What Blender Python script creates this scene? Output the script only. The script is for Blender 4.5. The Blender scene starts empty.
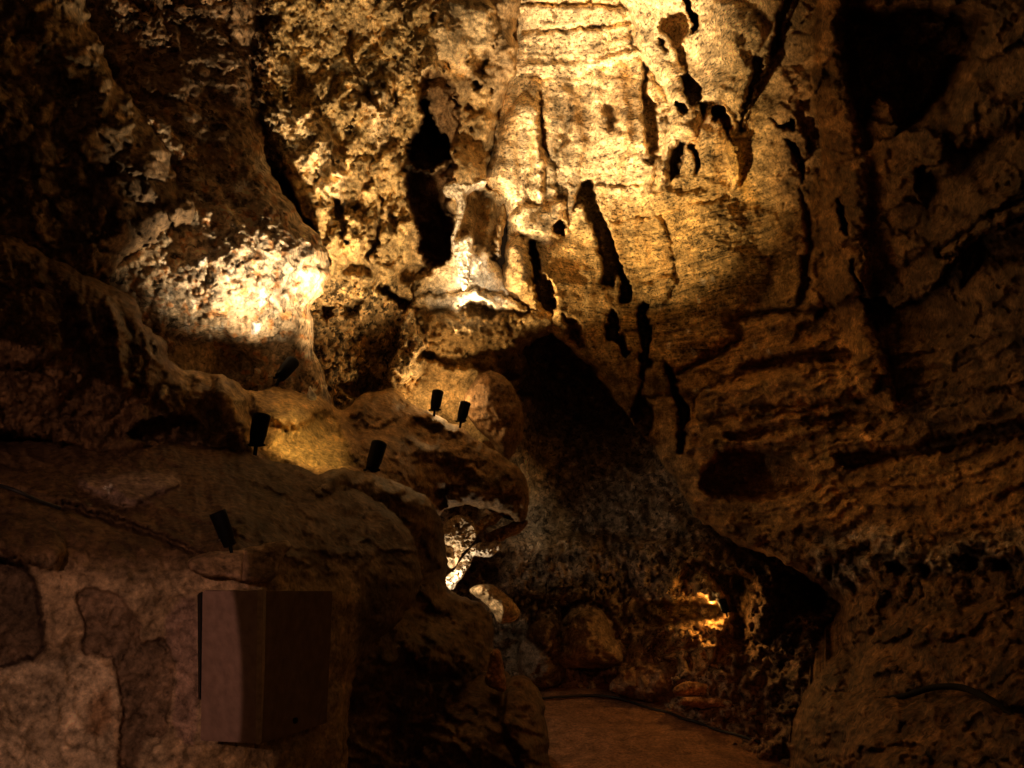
import bpy, math, random
import numpy as np
from mathutils import Vector

# ------------------------------------------------------------------ camera
W, H, F = 1024.0, 768.0, 682.67
CZ, PITCH = 2.2, math.radians(10)
RT = np.array([1.0, 0, 0]); FW = np.array([0, math.cos(PITCH), math.sin(PITCH)])
UP = np.array([0, -math.sin(PITCH), math.cos(PITCH)]); CAM = np.array([0, 0, CZ])
def P(u, v, d):
    return Vector(CAM + d*(FW + RT*(u-512)/F + UP*(384-v)/F))
def floor_d(v, z=0.0):
    k = FW[2] + UP[2]*(384-v)/F
    return (z-CZ)/k
COL = bpy.context.scene.collection

# ------------------------------------------------------------------ noise
def _hash(ix, iy, seed):
    n = (ix.astype(np.int64)*374761393 + iy.astype(np.int64)*668265263 + seed*1442695041) & 0xffffffff
    n = ((n ^ (n >> 13))*1274126177) & 0xffffffff
    n = ((n ^ (n >> 16))*2246822519) & 0xffffffff
    return ((n ^ (n >> 15)) & 0xffffff)/float(0xffffff)
def vnoise(x, y, seed=0):
    ix = np.floor(x); iy = np.floor(y); fx = x-ix; fy = y-iy
    g = lambda a, b: _hash(ix+a, iy+b, seed)*6.2831853
    def dot(a, b):
        t = g(a, b); return np.cos(t)*(fx-a)+np.sin(t)*(fy-b)
    sx = fx*fx*fx*(fx*(fx*6-15)+10); sy = fy*fy*fy*(fy*(fy*6-15)+10)
    a = dot(0, 0)*(1-sx)+dot(1, 0)*sx; b = dot(0, 1)*(1-sx)+dot(1, 1)*sx
    return (a*(1-sy)+b*sy)*1.5
def fbm(x, y, seed=0, octv=5, gain=.5, ridged=False):
    s = 0; a = 1.0
    for k in range(octv):
        n = vnoise(x*2**k+k*17.3, y*2**k-k*9.1, seed+k)
        s = s + a*((1-2*np.abs(n)) if ridged else n); a *= gain
    return s
def worley(x, y, seed=0):
    """f1, f2-f1 and the hash of the nearest cell"""
    ix = np.floor(x); iy = np.floor(y)
    f1 = np.full(x.shape, 9.0); f2 = np.full(x.shape, 9.0); cid = np.zeros(x.shape); worley.dx = np.zeros(x.shape); worley.dy = np.zeros(x.shape)
    for a in (-1, 0, 1):
        for b in (-1, 0, 1):
            px = ix+a+_hash(ix+a, iy+b, seed); py = iy+b+_hash(ix+a, iy+b, seed+7)
            d = np.hypot(px-x, py-y); h = _hash(ix+a, iy+b, seed+13)
            near = d < f1
            f2 = np.where(near, f1, np.minimum(f2, d)); cid = np.where(near, h, cid)
            worley.dx = np.where(near, x-px, worley.dx); worley.dy = np.where(near, y-py, worley.dy); f1 = np.where(near, d, f1)
    return f1, f2-f1, cid
def sst(t):
    t = np.clip(t, 0, 1); return t*t*(3-2*t)
def sdf(U, V, poly):
    """signed distance to a polygon, negative inside"""
    d2 = np.full(U.shape, 1e12); ins = np.zeros(U.shape, bool); n = len(poly)
    for i in range(n):
        x0, y0 = poly[i]; x1, y1 = poly[(i+1) % n]
        ex, ey = x1-x0, y1-y0; wx, wy = U-x0, V-y0
        t = np.clip((wx*ex+wy*ey)/(ex*ex+ey*ey+1e-9), 0, 1)
        d2 = np.minimum(d2, (wx-ex*t)**2+(wy-ey*t)**2)
        c = ((y0 > V) != (y1 > V)) & (U < (x1-x0)*(V-y0)/((y1-y0) if y1 != y0 else 1e-9)+x0)
        ins ^= c
    d = np.sqrt(d2); return np.where(ins, -d, d)
def smooth_poly(poly, k=4):
    """closed Catmull-Rom through the traced points"""
    out = []; n = len(poly)
    for i in range(n):
        p0, p1, p2, p3 = [np.array(poly[(i+j-1) % n], float) for j in range(4)]
        for t in np.linspace(0, 1, k, endpoint=False):
            out.append(tuple(.5*(2*p1+(p2-p0)*t+(2*p0-5*p1+4*p2-p3)*t*t+(3*p1-p0-3*p2+p3)*t**3)))
    return out
def rbf(pts):
    a = np.array(pts, float); x = a[:, :2]/200.0; n = len(a)
    r = np.linalg.norm(x[:, None]-x[None], axis=2)
    K = r**2*np.log(r+1e-9)+np.eye(n)*.003
    Q = np.c_[np.ones(n), x]
    M = np.block([[K, Q], [Q.T, np.zeros((3, 3))]])
    w = np.linalg.solve(M, np.r_[a[:, 2], 0, 0, 0])
    def f(U, V):
        u = U/200.0; v = V/200.0; s = w[n]+w[n+1]*u+w[n+2]*v
        for i in range(n):
            rr = np.sqrt((u-x[i, 0])**2+(v-x[i, 1])**2); s = s+w[i]*rr**2*np.log(rr+1e-9)
        return s
    return f

# ------------------------------------------------------------------ a mass of rock
class Rock:
    def __init__(s, outline, depth_pts, step=2.0, rim=(20, .5), seed=1, edge_noise=3.0, back=1.0, warp=3.0, smooth=True):
        s.out = smooth_poly(outline) if smooth else outline
        xs = [p[0] for p in s.out]; ys = [p[1] for p in s.out]; m = 12
        s.step = step; s.seed = seed; s.back = back
        gx = np.arange(min(xs)-m, max(xs)+m, step); gy = np.arange(min(ys)-m, max(ys)+m, step)
        s.U0, s.V0 = np.meshgrid(gx, gy)
        U, V = s.U0, s.V0
        # traced shapes get a natural crooked edge
        s.U = U+warp*(fbm(U/22, V/22, seed+50, 4)+.8*fbm(U/6, V/6, seed+55, 3)); s.V = V+warp*(fbm(U/22+31, V/22+7, seed+60, 4)+.8*fbm(U/6+5, V/6, seed+65, 3))
        s.sd = sdf(U, V, s.out)+edge_noise*fbm(U/18, V/18, seed+70, 4)
        s.D = rbf(depth_pts)(U, V) if not callable(depth_pts) else depth_pts(U, V)
        s.K = s.D/8.0
        s.C = np.ones(U.shape+(3,))*np.array((.40, .27, .15))
        s.tex = {k: np.zeros(U.shape) for k in ('lam', 'chip', 'pit')}
        if rim:
            t = np.clip(-s.sd/rim[0], 0, 1); s.D = s.D+rim[1]*(1-np.sqrt(1-(1-t)**2))
    def _box(s, pts, m):
        xs = [p[0] for p in pts]; ys = [p[1] for p in pts]
        x0, y0 = s.U0[0, 0], s.V0[0, 0]; st = s.step; h, w = s.U0.shape
        c = lambda a, n: int(min(max(a, 0), n))
        return (slice(c((min(ys)-m-y0)/st, h), c((max(ys)+m-y0)/st+1, h)), slice(c((min(xs)-m-x0)/st, w), c((max(xs)+m-x0)/st+1, w)))
    def sdp(s, poly, m=30, sm=True):
        p = smooth_poly(poly) if sm else poly
        b = s._box(p, m); return b, sdf(s.U[b], s.V[b], p)
    def mask(s, poly, soft=10, sm=True):
        M = np.zeros(s.U.shape); b, d = s.sdp(poly, soft+6, sm)
        if d.size: M[b] = sst(.5-d/(2*soft))
        return M
    def hole(s, poly, dep, soft=4, sm=True):
        b, d = s.sdp(poly, soft+8, sm)
        if d.size: s.D[b] += dep*sst(-d/soft)
        return s
    def lump(s, poly, hgt, rnd=20, sm=True, under=0):
        """swelling with a round shoulder; under>0 cuts its foot back so it throws a shade line"""
        b, d = s.sdp(poly, 30, sm)
        if d.size:
            t = np.clip(-d/rnd, 0, 1); s.D[b] -= hgt*np.sqrt(1-(1-t)**2)
            if under: s.D[b] += under*np.exp(-(d/3.0)**2)*(d > -2)
        return s
    def line(s, pts, w, dep, sharp=2.0):
        """crack (dep>0) or rib (dep<0) along a traced polyline; w may be one width per point"""
        ws = w if isinstance(w, (list, tuple)) else [w]*len(pts)
        b = s._box(pts, max(ws)*3+8); U, V = s.U[b], s.V[b]
        if not U.size: return s
        best = np.zeros(U.shape)
        for i in range(len(pts)-1):
            x0, y0 = pts[i]; x1, y1 = pts[i+1]; ex, ey = x1-x0, y1-y0
            t = np.clip(((U-x0)*ex+(V-y0)*ey)/(ex*ex+ey*ey+1e-9), 0, 1)
            d = np.hypot(U-x0-ex*t, V-y0-ey*t); ww = ws[i]*(1-t)+ws[i+1]*t+.01
            best = np.maximum(best, np.exp(-(d/ww)**sharp)*np.minimum(1, ww/max(ws)+.35))
        s.D[b] += dep*best; return s
    def rough(s, amp, size, M=1.0, seed=0, octv=5, ridged=False, ax=1.0, ay=1.0, rot=0, gain=.5):
        c, q = math.cos(math.radians(rot)), math.sin(math.radians(rot))
        x = (s.U*c+s.V*q)/(size*ax); y = (-s.U*q+s.V*c)/(size*ay)
        s.D -= amp*s.K*M*fbm(x, y, s.seed+seed, octv, gain, ridged); return s
    def chunks(s, amp, size, M=1.0, seed=0, ax=1.0, ay=1.0, rot=0, gap=.12, tilt=.5, crack=.8):
        """broken angular lumps: each cell its own height and tilt, parted by cracks"""
        c, q = math.cos(math.radians(rot)), math.sin(math.radians(rot))
        uw = s.U+size*.25*fbm(s.U/size, s.V/size, seed+3, 3); vw = s.V+size*.25*fbm(s.U/size+9, s.V/size, seed+5, 3)
        x = (uw*c+vw*q)/(size*ax); y = (-uw*q+vw*c)/(size*ay)
        f1, e, cid = worley(x, y, s.seed+seed)
        tl = tilt*(worley.dx*np.cos(cid*91)+worley.dy*np.sin(cid*91))*2+tilt*.3*(.5-f1)
        s.D -= amp*s.K*M*(cid-.5+tl-crack*np.exp(-(e/gap)**2)); return cid, e
    def strata(s, amp, period, M=1.0, slope=0.0, curve=0.0, cx=700, seed=0, wob=8, sharp=1.6):
        """bedding: stepped ledges with sharp lower lips, tilted by slope"""
        y = s.V-slope*(s.U-cx)-curve*(s.U-cx)**2+wob*fbm(s.U/90, s.V/60, s.seed+seed, 4)
        y2 = y/period+.35*vnoise(y/period*.7, s.U/300, s.seed+seed+4)
        fr = y2-np.floor(y2); h = _hash(np.floor(y2), np.floor(y2)*0, s.seed+seed+9)
        along = .55+.45*vnoise(s.U/70+h*50, np.floor(y2)*3.3, s.seed+seed+2)*2
        prof = fr**sharp*(1-sst((fr-.86)/.14))
        s.D -= amp*s.K*M*(.4+h)*np.clip(along, 0, 1.4)*prof; return s
    def paint(s, rgb, M):
        M = (np.clip(M, 0, 1) if not np.isscalar(M) else np.full(s.U.shape, M))[..., None]
        s.C = s.C*(1-M)+np.array(rgb)*M; return s
    def mottle(s, amt=.35, size=12, seed=0, M=1.0):
        n = fbm(s.U/size, s.V/size, s.seed+seed+90, 5, .6)
        s.C = s.C*np.clip(1+amt*M*n, .25, 2.0)[..., None]; return s
    def build(s, name, mat, kind=None, label=None, cat=None, group=None, parent=None, closed=True):
        sd, st = s.sd, s.step
        gy, gx = np.gradient(sd, st); gl = np.hypot(gx, gy)+1e-6
        out = (sd > 0) & (sd < st*1.6)
        U = np.where(out, s.U0-np.clip(sd, 0, st*1.2)*gx/gl/np.maximum(gl, .6), s.U0)
        V = np.where(out, s.V0-np.clip(sd, 0, st*1.2)*gy/gl/np.maximum(gl, .6), s.V0)
        ok = sd <= 0
        quad_any = ok[:-1, :-1] | ok[1:, :-1] | ok[:-1, 1:] | ok[1:, 1:]
        okn = (sd < st*1.6)
        quad = quad_any & okn[:-1, :-1] & okn[1:, :-1] & okn[:-1, 1:] & okn[1:, 1:]
        h, w = sd.shape; idx = np.arange(h*w).reshape(h, w)
        q = np.stack([idx[:-1, :-1][quad], idx[1:, :-1][quad], idx[1:, 1:][quad], idx[:-1, 1:][quad]], 1)
        D = np.maximum(s.D, .6)
        pts = (CAM+D[..., None]*(FW+RT*((U-512)/F)[..., None]+UP*((384-V)/F)[..., None])).reshape(-1, 3)
        col = s.C.reshape(-1, 3); tex = {k: t.reshape(-1) for k, t in s.tex.items()}
        used = np.unique(q); remap = np.full(h*w, -1); remap[used] = np.arange(len(used)); q = remap[q]
        pts = pts[used]; col = col[used]; tex = {k: t[used] for k, t in tex.items()}
        if closed and s.back > 0:
            # sides and a back, so the rock is solid
            e = np.concatenate([q[:, [0, 1]], q[:, [1, 2]], q[:, [2, 3]], q[:, [3, 0]]])
            key = e[:, 0].astype(np.int64)*10**7+e[:, 1]; rev = e[:, 1].astype(np.int64)*10**7+e[:, 0]
            be = e[~np.isin(key, rev)]
            rim = np.unique(be); n0 = len(pts); m2 = np.full(n0, -1); m2[rim] = n0+np.arange(len(rim))
            ctr = pts.mean(0); away = (pts[rim]-CAM); away /= np.linalg.norm(away, axis=1)[:, None]
            newp = pts[rim]+away*s.back; newp = newp+(ctr+away*s.back-newp)*.12
            side = np.stack([be[:, 1], be[:, 0], m2[be[:, 0]], m2[be[:, 1]]], 1)
            pts = np.r_[pts, newp]; col = np.r_[col, col[rim]]; tex = {k: np.r_[t, t[rim]] for k, t in tex.items()}
            faces = np.r_[q, side]
        else: faces = q
        me = bpy.data.meshes.new(name)
        me.vertices.add(len(pts)); me.vertices.foreach_set('co', pts.astype(np.float32).ravel())
        me.loops.add(len(faces)*4); me.loops.foreach_set('vertex_index', faces.astype(np.int32).ravel())
        me.polygons.add(len(faces)); me.polygons.foreach_set('loop_start', np.arange(0, len(faces)*4, 4, dtype=np.int32))
        me.update(calc_edges=True); me.validate()
        me.polygons.foreach_set('use_smooth', np.ones(len(me.polygons), bool))
        a = me.color_attributes.new('rock', 'FLOAT_COLOR', 'POINT')
        a.data.foreach_set('color', np.c_[col, np.ones(len(col))].astype(np.float32).ravel())
        for k, t in tex.items():
            b = me.attributes.new(k, 'FLOAT', 'POINT'); b.data.foreach_set('value', t.astype(np.float32))
        me.materials.append(mat)
        o = bpy.data.objects.new(name, me); COL.objects.link(o)
        if parent: o.parent = parent
        return tag(o, label, cat, group, kind)
def tag(o, label=None, cat=None, group=None, kind=None):
    for k, x in (('label', label), ('category', cat), ('group', group), ('kind', kind)):
        if x: o[k] = x
    return o

# ------------------------------------------------------------------ materials
def rock_mat(name, rough=.7, spec=.18, bump=.5, scale=1.0):
    m = bpy.data.materials.new(name); m.use_nodes = True; nt = m.node_tree; N = nt.nodes; L = nt.links
    bs = N['Principled BSDF']; bs.inputs['Roughness'].default_value = rough
    bs.inputs['Specular IOR Level'].default_value = spec
    def nd(t, **k):
        n = N.new(t)
        for a, b in k.items(): setattr(n, a, b)
        return n
    def math_(op, a, b=None, c=None):
        n = nd('ShaderNodeMath', operation=op)
        for i, x in enumerate((a, b, c)):
            if x is None: continue
            if isinstance(x, (int, float)): n.inputs[i].default_value = x
            else: L.new(x, n.inputs[i])
        return n.outputs[0]
    def noise(sc, det=6, r=.6, vec=None):
        n = nd('ShaderNodeTexNoise'); n.inputs['Scale'].default_value = sc*scale
        n.inputs['Detail'].default_value = det; n.inputs['Roughness'].default_value = r
        L.new(vec or co, n.inputs['Vector']); return n.outputs['Fac']
    co = nd('ShaderNodeTexCoord').outputs['Object']
    at = {k: nd('ShaderNodeAttribute', attribute_name=k).outputs['Fac'] for k in ('lam', 'chip', 'pit')}
    base = nd('ShaderNodeAttribute', attribute_name='rock').outputs['Color']
    # general mottling
    n1 = noise(5.0, 8, .65); n2 = noise(34.0, 5, .7)
    tone = math_('MULTIPLY', math_('MAXIMUM', math_('ADD', math_('MULTIPLY', n1, 2.6), -.3), .15), math_('MAXIMUM', math_('ADD', math_('MULTIPLY', n2, 3.4), -.7), .15))
    # fine bedding lines
    mp = nd('ShaderNodeMapping'); mp.inputs['Scale'].default_value = (1.2, 1.2, 26); mp.inputs['Rotation'].default_value = (0, math.radians(12), 0)
    L.new(co, mp.inputs['Vector']); n3 = noise(1.0, 6, .75, mp.outputs['Vector'])
    lam = math_('MULTIPLY', math_('SUBTRACT', n3, .5), at['lam'])
    # pits strung along the bedding
    mq = nd('ShaderNodeMapping'); mq.inputs['Scale'].default_value = (16, 16, 40); mq.inputs['Rotation'].default_value = (0, math.radians(6), 0)
    L.new(co, mq.inputs['Vector']); n4 = noise(1.0, 3, .6, mq.outputs['Vector'])
    speck = math_('MULTIPLY', math_('SMOOTHSTEP' if False else 'MULTIPLY', math_('MINIMUM', math_('MAXIMUM', math_('SUBTRACT', n4, .54), 0.0), .09), 11.0), at['pit'])
    vo = nd('ShaderNodeTexVoronoi'); vo.inputs['Scale'].default_value = 26*scale; L.new(co, vo.inputs['Vector'])
    pitm = math_('MULTIPLY', math_('SUBTRACT', 1.0, math_('SMOOTH_MIN', math_('MULTIPLY', vo.outputs['Distance'], 3.2), 1.0, .1)), at['pit'])
    pitm = math_('MULTIPLY', pitm, math_('GREATER_THAN', n1, .46))
    # broken stones of their own colour
    v2 = nd('ShaderNodeTexVoronoi'); v2.inputs['Scale'].default_value = 17*scale
    nv = nd('ShaderNodeVectorMath', operation='MULTIPLY_ADD'); nz = nd('ShaderNodeTexNoise'); nz.inputs['Scale'].default_value = 9
    L.new(co, nz.inputs['Vector']); L.new(nz.outputs['Color'], nv.inputs[0]); nv.inputs[1].default_value = (.12,)*3; L.new(co, nv.inputs[2])
    L.new(nv.outputs[0], v2.inputs['Vector'])
    sp = nd('ShaderNodeSeparateColor'); L.new(v2.outputs['Color'], sp.inputs[0])
    chip = math_('MULTIPLY', math_('SUBTRACT', sp.outputs[0], .5), at['chip'])
    f = math_('ADD', math_('ADD', tone, math_('MULTIPLY', lam, 4.5)), math_('MULTIPLY', chip, 1.5))
    f = math_('MAXIMUM', math_('SUBTRACT', math_('SUBTRACT', f, math_('MULTIPLY', pitm, .6)), math_('MULTIPLY', speck, .7)), .12)
    vm = nd('ShaderNodeVectorMath', operation='SCALE'); L.new(base, vm.inputs[0]); L.new(f, vm.inputs['Scale'])
    L.new(vm.outputs[0], bs.inputs['Base Color'])
    ht = math_('ADD', math_('MULTIPLY', n1, .5), math_('MULTIPLY', n2, .35))
    ht = math_('ADD', ht, math_('MULTIPLY', lam, .9))
    ht = math_('ADD', ht, math_('MULTIPLY', chip, .8))
    ht = math_('SUBTRACT', ht, math_('ADD', math_('MULTIPLY', pitm, .6), math_('MULTIPLY', speck, .6)))
    bp = nd('ShaderNodeBump'); bp.inputs['Strength'].default_value = bump; bp.inputs['Distance'].default_value = .06
    L.new(ht, bp.inputs['Height']); L.new(bp.outputs[0], bs.inputs['Normal'])
    return m
def plain_mat(name, rgb, rough=.5, metal=0, bump=0, nscale=20, var=.3, emit=None):
    m = bpy.data.materials.new(name); m.use_nodes = True; nt = m.node_tree; N = nt.nodes; L = nt.links
    bs = N['Principled BSDF']; bs.inputs['Roughness'].default_value = rough; bs.inputs['Metallic'].default_value = metal
    n = N.new('ShaderNodeTexNoise'); n.inputs['Scale'].default_value = nscale; n.inputs['Detail'].default_value = 6
    tc = N.new('ShaderNodeTexCoord'); L.new(tc.outputs['Object'], n.inputs['Vector'])
    r = N.new('ShaderNodeValToRGB'); r.color_ramp.elements[0].position = .3; r.color_ramp.elements[1].position = .7
    r.color_ramp.elements[0].color = [c*(1-var) for c in rgb]+[1]; r.color_ramp.elements[1].color = [min(1, c*(1+var)) for c in rgb]+[1]
    L.new(n.outputs['Fac'], r.inputs[0]); L.new(r.outputs[0], bs.inputs['Base Color'])
    if bump:
        b = N.new('ShaderNodeBump'); b.inputs['Strength'].default_value = bump; b.inputs['Distance'].default_value = .01
        L.new(n.outputs['Fac'], b.inputs['Height']); L.new(b.outputs[0], bs.inputs['Normal'])
    if emit:
        bs.inputs['Emission Color'].default_value = (*emit[0], 1); bs.inputs['Emission Strength'].default_value = emit[1]
    return m
ROCK = rock_mat('cave_rock'); WET = rock_mat('damp_cave_rock', .6, .2, .6)
MUD = rock_mat('trodden_clay', .8, .2, .35)

TAN = (.62, .43, .19); PALE = (.80, .63, .38); BROWN = (.30, .19, .10); DARK = (.13, .085, .05)
OCHRE = (.50, .30, .10); CREAM = (.85, .76, .60); GREY = (.36, .34, .30)



# ================================================================== the cave
# ---- wall_right: the tall lit wall in the middle and the whole right side
wr = Rock([(512,-110),(800,-110),(1180,-110),(1200,300),(1200,860),(960,870),(800,840),(790,760),(800,700),(842,640),(838,606),(818,584),
           (780,560),(738,545),(705,525),(688,505),(672,478),(655,452),(637,428),(615,400),(598,378),(577,355),(555,335),(528,318),(506,306),(498,285),(503,262),(506,235),(504,215),(494,200),(480,180),(484,150),(492,100),(506,50),(510,-20)],
  [(500,-110,7.6),(660,-110,7.2),(820,-110,5.6),(1180,-110,2.8),(470,100,8.3),(540,60,8.35),(580,0,8.1),(600,150,8.5),(650,60,8.3),(600,250,8.8),(540,300,8.2),(560,335,8.5),
   (620,400,8.7),(700,100,7.8),(760,60,7.3),(820,30,6.7),(810,200,7.3),(700,260,8.3),(760,330,7.7),(700,400,8.2),(840,300,6.7),(870,200,6.2),
   (880,100,6.0),(940,100,5.2),(1024,60,4.1),(1024,250,3.9),(900,380,5.6),(780,420,7.2),(700,500,7.6),(800,500,6.6),(900,500,5.2),(1024,450,3.9),
   (1024,600,3.5),(900,600,4.8),(830,600,5.8),(900,680,4.3),(1024,700,3.0),(860,740,4.1),(800,720,5.3),(1180,500,2.2),(1180,760,2.0),(960,840,2.8)],
  step=1.6, rim=(26,.7), seed=3, edge_noise=3, back=1.2, warp=2.5)
mid = wr.mask([(470,-60),(640,-60),(740,-40),(760,60),(775,150),(765,250),(740,320),(680,360),(560,340),(480,200)], 30)      # the pale flowstone wall
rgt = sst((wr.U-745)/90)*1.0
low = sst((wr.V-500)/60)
fan = wr.mask([(690,180),(800,200),(815,300),(730,360),(640,380),(600,300),(640,230)], 35)
str_m = wr.mask([(690,350),(780,320),(880,340),(1060,380),(1100,560),(760,560),(690,520)], 25)
wr.rough(.24, 150, 1, 1, 3); wr.rough(.10, 45, 1-.6*mid, 2, 5, gain=.42); wr.rough(.022, 18, 1-.75*mid, 3, 5, True)
wr.rough(.018, 26, mid, 5, 5, False, 2.5, .5, 8)
wr.chunks(.30, 80, rgt*(1-low*.5)*(1-.7*str_m), 6, 1.8, .8, -30, gap=.06, crack=.12); wr.chunks(.10, 30, rgt*(1-.6*str_m), 8, 1.5, .8, 20, gap=.08, crack=.1); wr.rough(.03, 12, rgt*(1-str_m*.5), 33, 4)
wr.strata(.05, 13, fan*.8, -.32, -.0006, 700, 1, 6); wr.strata(.03, 5.5, fan, -.32, -.0006, 700, 7, 4)
wr.strata(.34, 26, str_m, -.22, 0, 750, 2, 12); wr.strata(.12, 9, str_m, -.22, 0, 750, 5, 9)
wr.strata(.16, 38, rgt*(1-low), -.5, 0, 900, 11, 22); wr.strata(.12, 30, low*rgt, -.12, 0, 900, 13, 20)
# top block band with cracks
wr.line([(524,34),(560,30),(600,26),(632,22)], 1.6, .12); wr.line([(524,4),(560,5),(590,2),(620,6)], 2, .16)
wr.line([(553,-10),(553,20),(552,45),(556,60)], 1.4, .08); wr.line([(594,4),(589,20),(594,28)], 1.2, .08); wr.line([(625,5),(624,22)], 1.3, .1)
wr.line([(524,66),(560,66),(600,62),(630,52),(640,55)], 2.2, -.025); wr.line([(528,78),(575,77),(622,62)], 1.4, .06)
wr.lump([(526,64),(580,64),(634,50),(640,56),(600,72),(560,78),(526,74)], .04, 6)
for k, y in enumerate((44, 50, 57)): wr.line([(526,y),(560,y+3),(600,y-1),(634,y-8)], .9, .03)
# fluting below it
wr.lump([(483,180),(494,142),(508,112),(524,92),(538,110),(544,150),(546,205),(530,212),(508,224),(492,200)], .26, 34)
wr.line([(535,85),(534,110),(537,140),(540,170),(541,200)], [4,5,4,4,3], -.14); wr.line([(540,92),(541,125),(545,148),(552,163)], [2,2.5,2,1.5], .16)
wr.line([(572,105),(568,130),(560,150),(554,165),(558,185),(560,196)], [2.5,3,2.5,2,2.5,3], .14)
wr.line([(566,95),(575,120),(580,150),(575,170)], [5,7,8,4], -.08)
wr.line([(596,72),(598,100),(600,130)], 5, -.06); wr.line([(620,70),(622,100),(628,140)], 6, -.07)
for x in (519, 527, 538, 546): wr.line([(x,170),(x+1,190),(x,205)], 1.6, .05)
wr.hole([(605,105),(616,105),(617,120),(608,134),(604,118)], .16, 4)
# the boulder lodged below the drape
wr.lump([(507,218),(523,203),(540,208),(563,196),(567,213),(565,236),(547,243),(530,238),(516,233)], .26, 14, under=.05)
wr.hole([(554,223),(563,219),(566,236),(560,239),(553,231)], .8, 2.5)
wr.lump([(500,240),(520,238),(532,255),(533,280),(520,295),(500,285)], .28, 14)
wr.hole([(531,237),(540,250),(542,270),(552,282),(556,298),(550,322),(541,312),(534,296),(531,280),(530,262)], 1.1, 3.5)
wr.hole([(503,228),(509,229),(508,240),(502,238)], .5, 2)
# strip of shade beside the hanging curtain, shaped as a hollow
wr.hole([(642,60),(650,74),(648,90),(657,108),(661,142),(657,156),(650,155),(645,137),(641,110),(640,84)], .55, 5)
wr.line([(657,156),(652,161),(647,162)], 1.8, .2)
# the long hanging curtain with its lobes
wr.lump([(622,-30),(630,20),(640,57),(656,78),(667,100),(664,130),(661,160),(654,186),(663,189),(669,176),(672,152),(683,141),(696,138),(699,120),(708,104),(724,103),(736,114),
         (743,130),(748,110),(754,98),(765,70),(778,45),(795,0),(790,-30)], .34, 12, under=.08)
wr.hole([(663,17),(682,11),(689,18),(688,33),(675,52),(668,40),(660,28)], .7, 3)
wr.hole([(681,-12),(692,2),(700,25),(692,34),(689,20)], 1.2, 2.5)
wr.hole([(674,52),(684,46),(688,73),(683,68)], .5, 2); wr.hole([(680,77),(688,73),(704,91),(702,101),(695,109),(687,101)], .7, 3)
wr.hole([(701,101),(707,105),(703,118),(699,110)], .6, 2); wr.hole([(675,102),(685,102),(690,113),(680,116)], .6, 2.5)
wr.hole([(709,110),(718,106),(722,120),(713,122)], .8, 2.5); wr.line([(660,40),(664,50)], 1.6, .3)
wr.hole([(679,144),(684,145),(681,160),(678,178),(669,182),(671,158)], .7, 2.5); wr.hole([(689,143),(697,150),(699,172),(692,177),(692,158),(686,148)], .6, 2.5)
wr.hole([(795,-5),(785,27),(778,52),(765,58),(761,77),(748,110),(743,136),(739,120),(749,80),(753,57),(768,50),(780,2)], .55, 4)
wr.hole([(711,107),(724,106),(733,124),(729,140),(720,122)], .8, 3)
wr.lump([(716,0),(745,5),(765,30),(752,60),(735,72),(722,60),(712,30)], .2, 18); wr.line([(735,45),(748,70),(740,100)], 6, -.1)
wr.lump([(726,130),(736,138),(742,170),(735,190),(728,170)], .18, 8)
wr.hole([(764,117),(780,122),(795,119),(797,131),(785,131)], .5, 3); wr.hole([(781,134),(800,146),(806,160),(804,186),(797,170),(790,150)], .4, 4)
# long cast shadows shaped as deep hollows in the golden wall
wr.hole([(574,212),(575,194),(581,183),(594,178),(597,200),(608,226),(617,248),(623,262),(632,288),(631,306),(620,304),(618,276),(614,288),(606,291),(600,284),
         (601,258),(594,240),(588,220),(583,205)], 1.1, 3.5, sm=False)
wr.hole([(607,312),(617,313),(619,330),(626,338),(631,358),(623,356),(617,341),(607,341)], .9, 3)
wr.hole([(643,302),(651,303),(647,313),(651,330),(651,357),(656,362),(644,376),(642,396),(652,402),(654,428),(640,441),(630,424),(637,388),(640,360),(637,330),(637,313)], 1.1, 3.5)
wr.hole([(662,361),(674,367),(681,393),(691,415),(686,433),(684,452),(677,449),(678,418),(673,397),(667,377)], .9, 4)
wr.hole([(560,312),(578,320),(590,345),(584,352),(566,335)], .6, 8); wr.line([(640,397),(676,395)], 1.6, .2)
wr.lump([(640,286),(668,276),(676,284),(668,300),(650,306)], .12, 7); wr.line([(548,187),(600,188),(650,186)], 1.8, -.05); wr.line([(604,187),(640,185)], 2, .1)
wr.line([(612,222),(640,216),(662,214),(690,205),(730,196)], 1.5, .07); wr.line([(660,214),(668,232),(673,260),(674,276)], 1.8, .1)
wr.lump([(664,184),(700,180),(712,186),(700,194),(676,194)], -.1, 6)
wr.line([(600,378),(615,400),(637,428),(655,452),(672,478),(688,505),(705,525),(738,543),(780,556),(818,580)], [5,5,6,6,6,6,7,7,7,6], -.22)
# right buttress and its cracks
wr.hole([(800,183),(808,201),(819,232),(812,262),(814,290),(808,306),(795,308),(798,284),(800,255),(805,238),(800,215)], .28, 7)
wr.hole([(836,197),(842,202),(851,232),(846,236),(838,214)], .5, 3)
wr.lump([(826,-60),(850,-50),(846,40),(858,120),(868,160),(868,260),(884,340),(902,400),(884,412),(856,384),(846,335),(828,290),(822,240),(820,150),(812,80)], .5, 20)
wr.line([(851,262),(868,306),(888,357),(898,402)], [1.5,2,2.5,2], .3)
wr.hole([(842,10),(880,6),(930,0),(994,12),(972,60),(945,104),(904,132),(882,102),(866,130),(852,100),(848,67)], .9, 14)
wr.lump([(950,110),(972,60),(1000,5),(1100,-20),(1120,80),(1010,130),(960,150)], .35, 20); wr.lump([(925,160),(945,152),(958,166),(950,176),(930,174)], .3, 8)
wr.lump([(940,250),(970,232),(994,214),(1060,190),(1060,204),(1000,226),(975,244),(950,256)], .25, 8, under=.2)
wr.lump([(890,240),(905,234),(925,240),(922,256),(900,258)], .2, 8)
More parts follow.
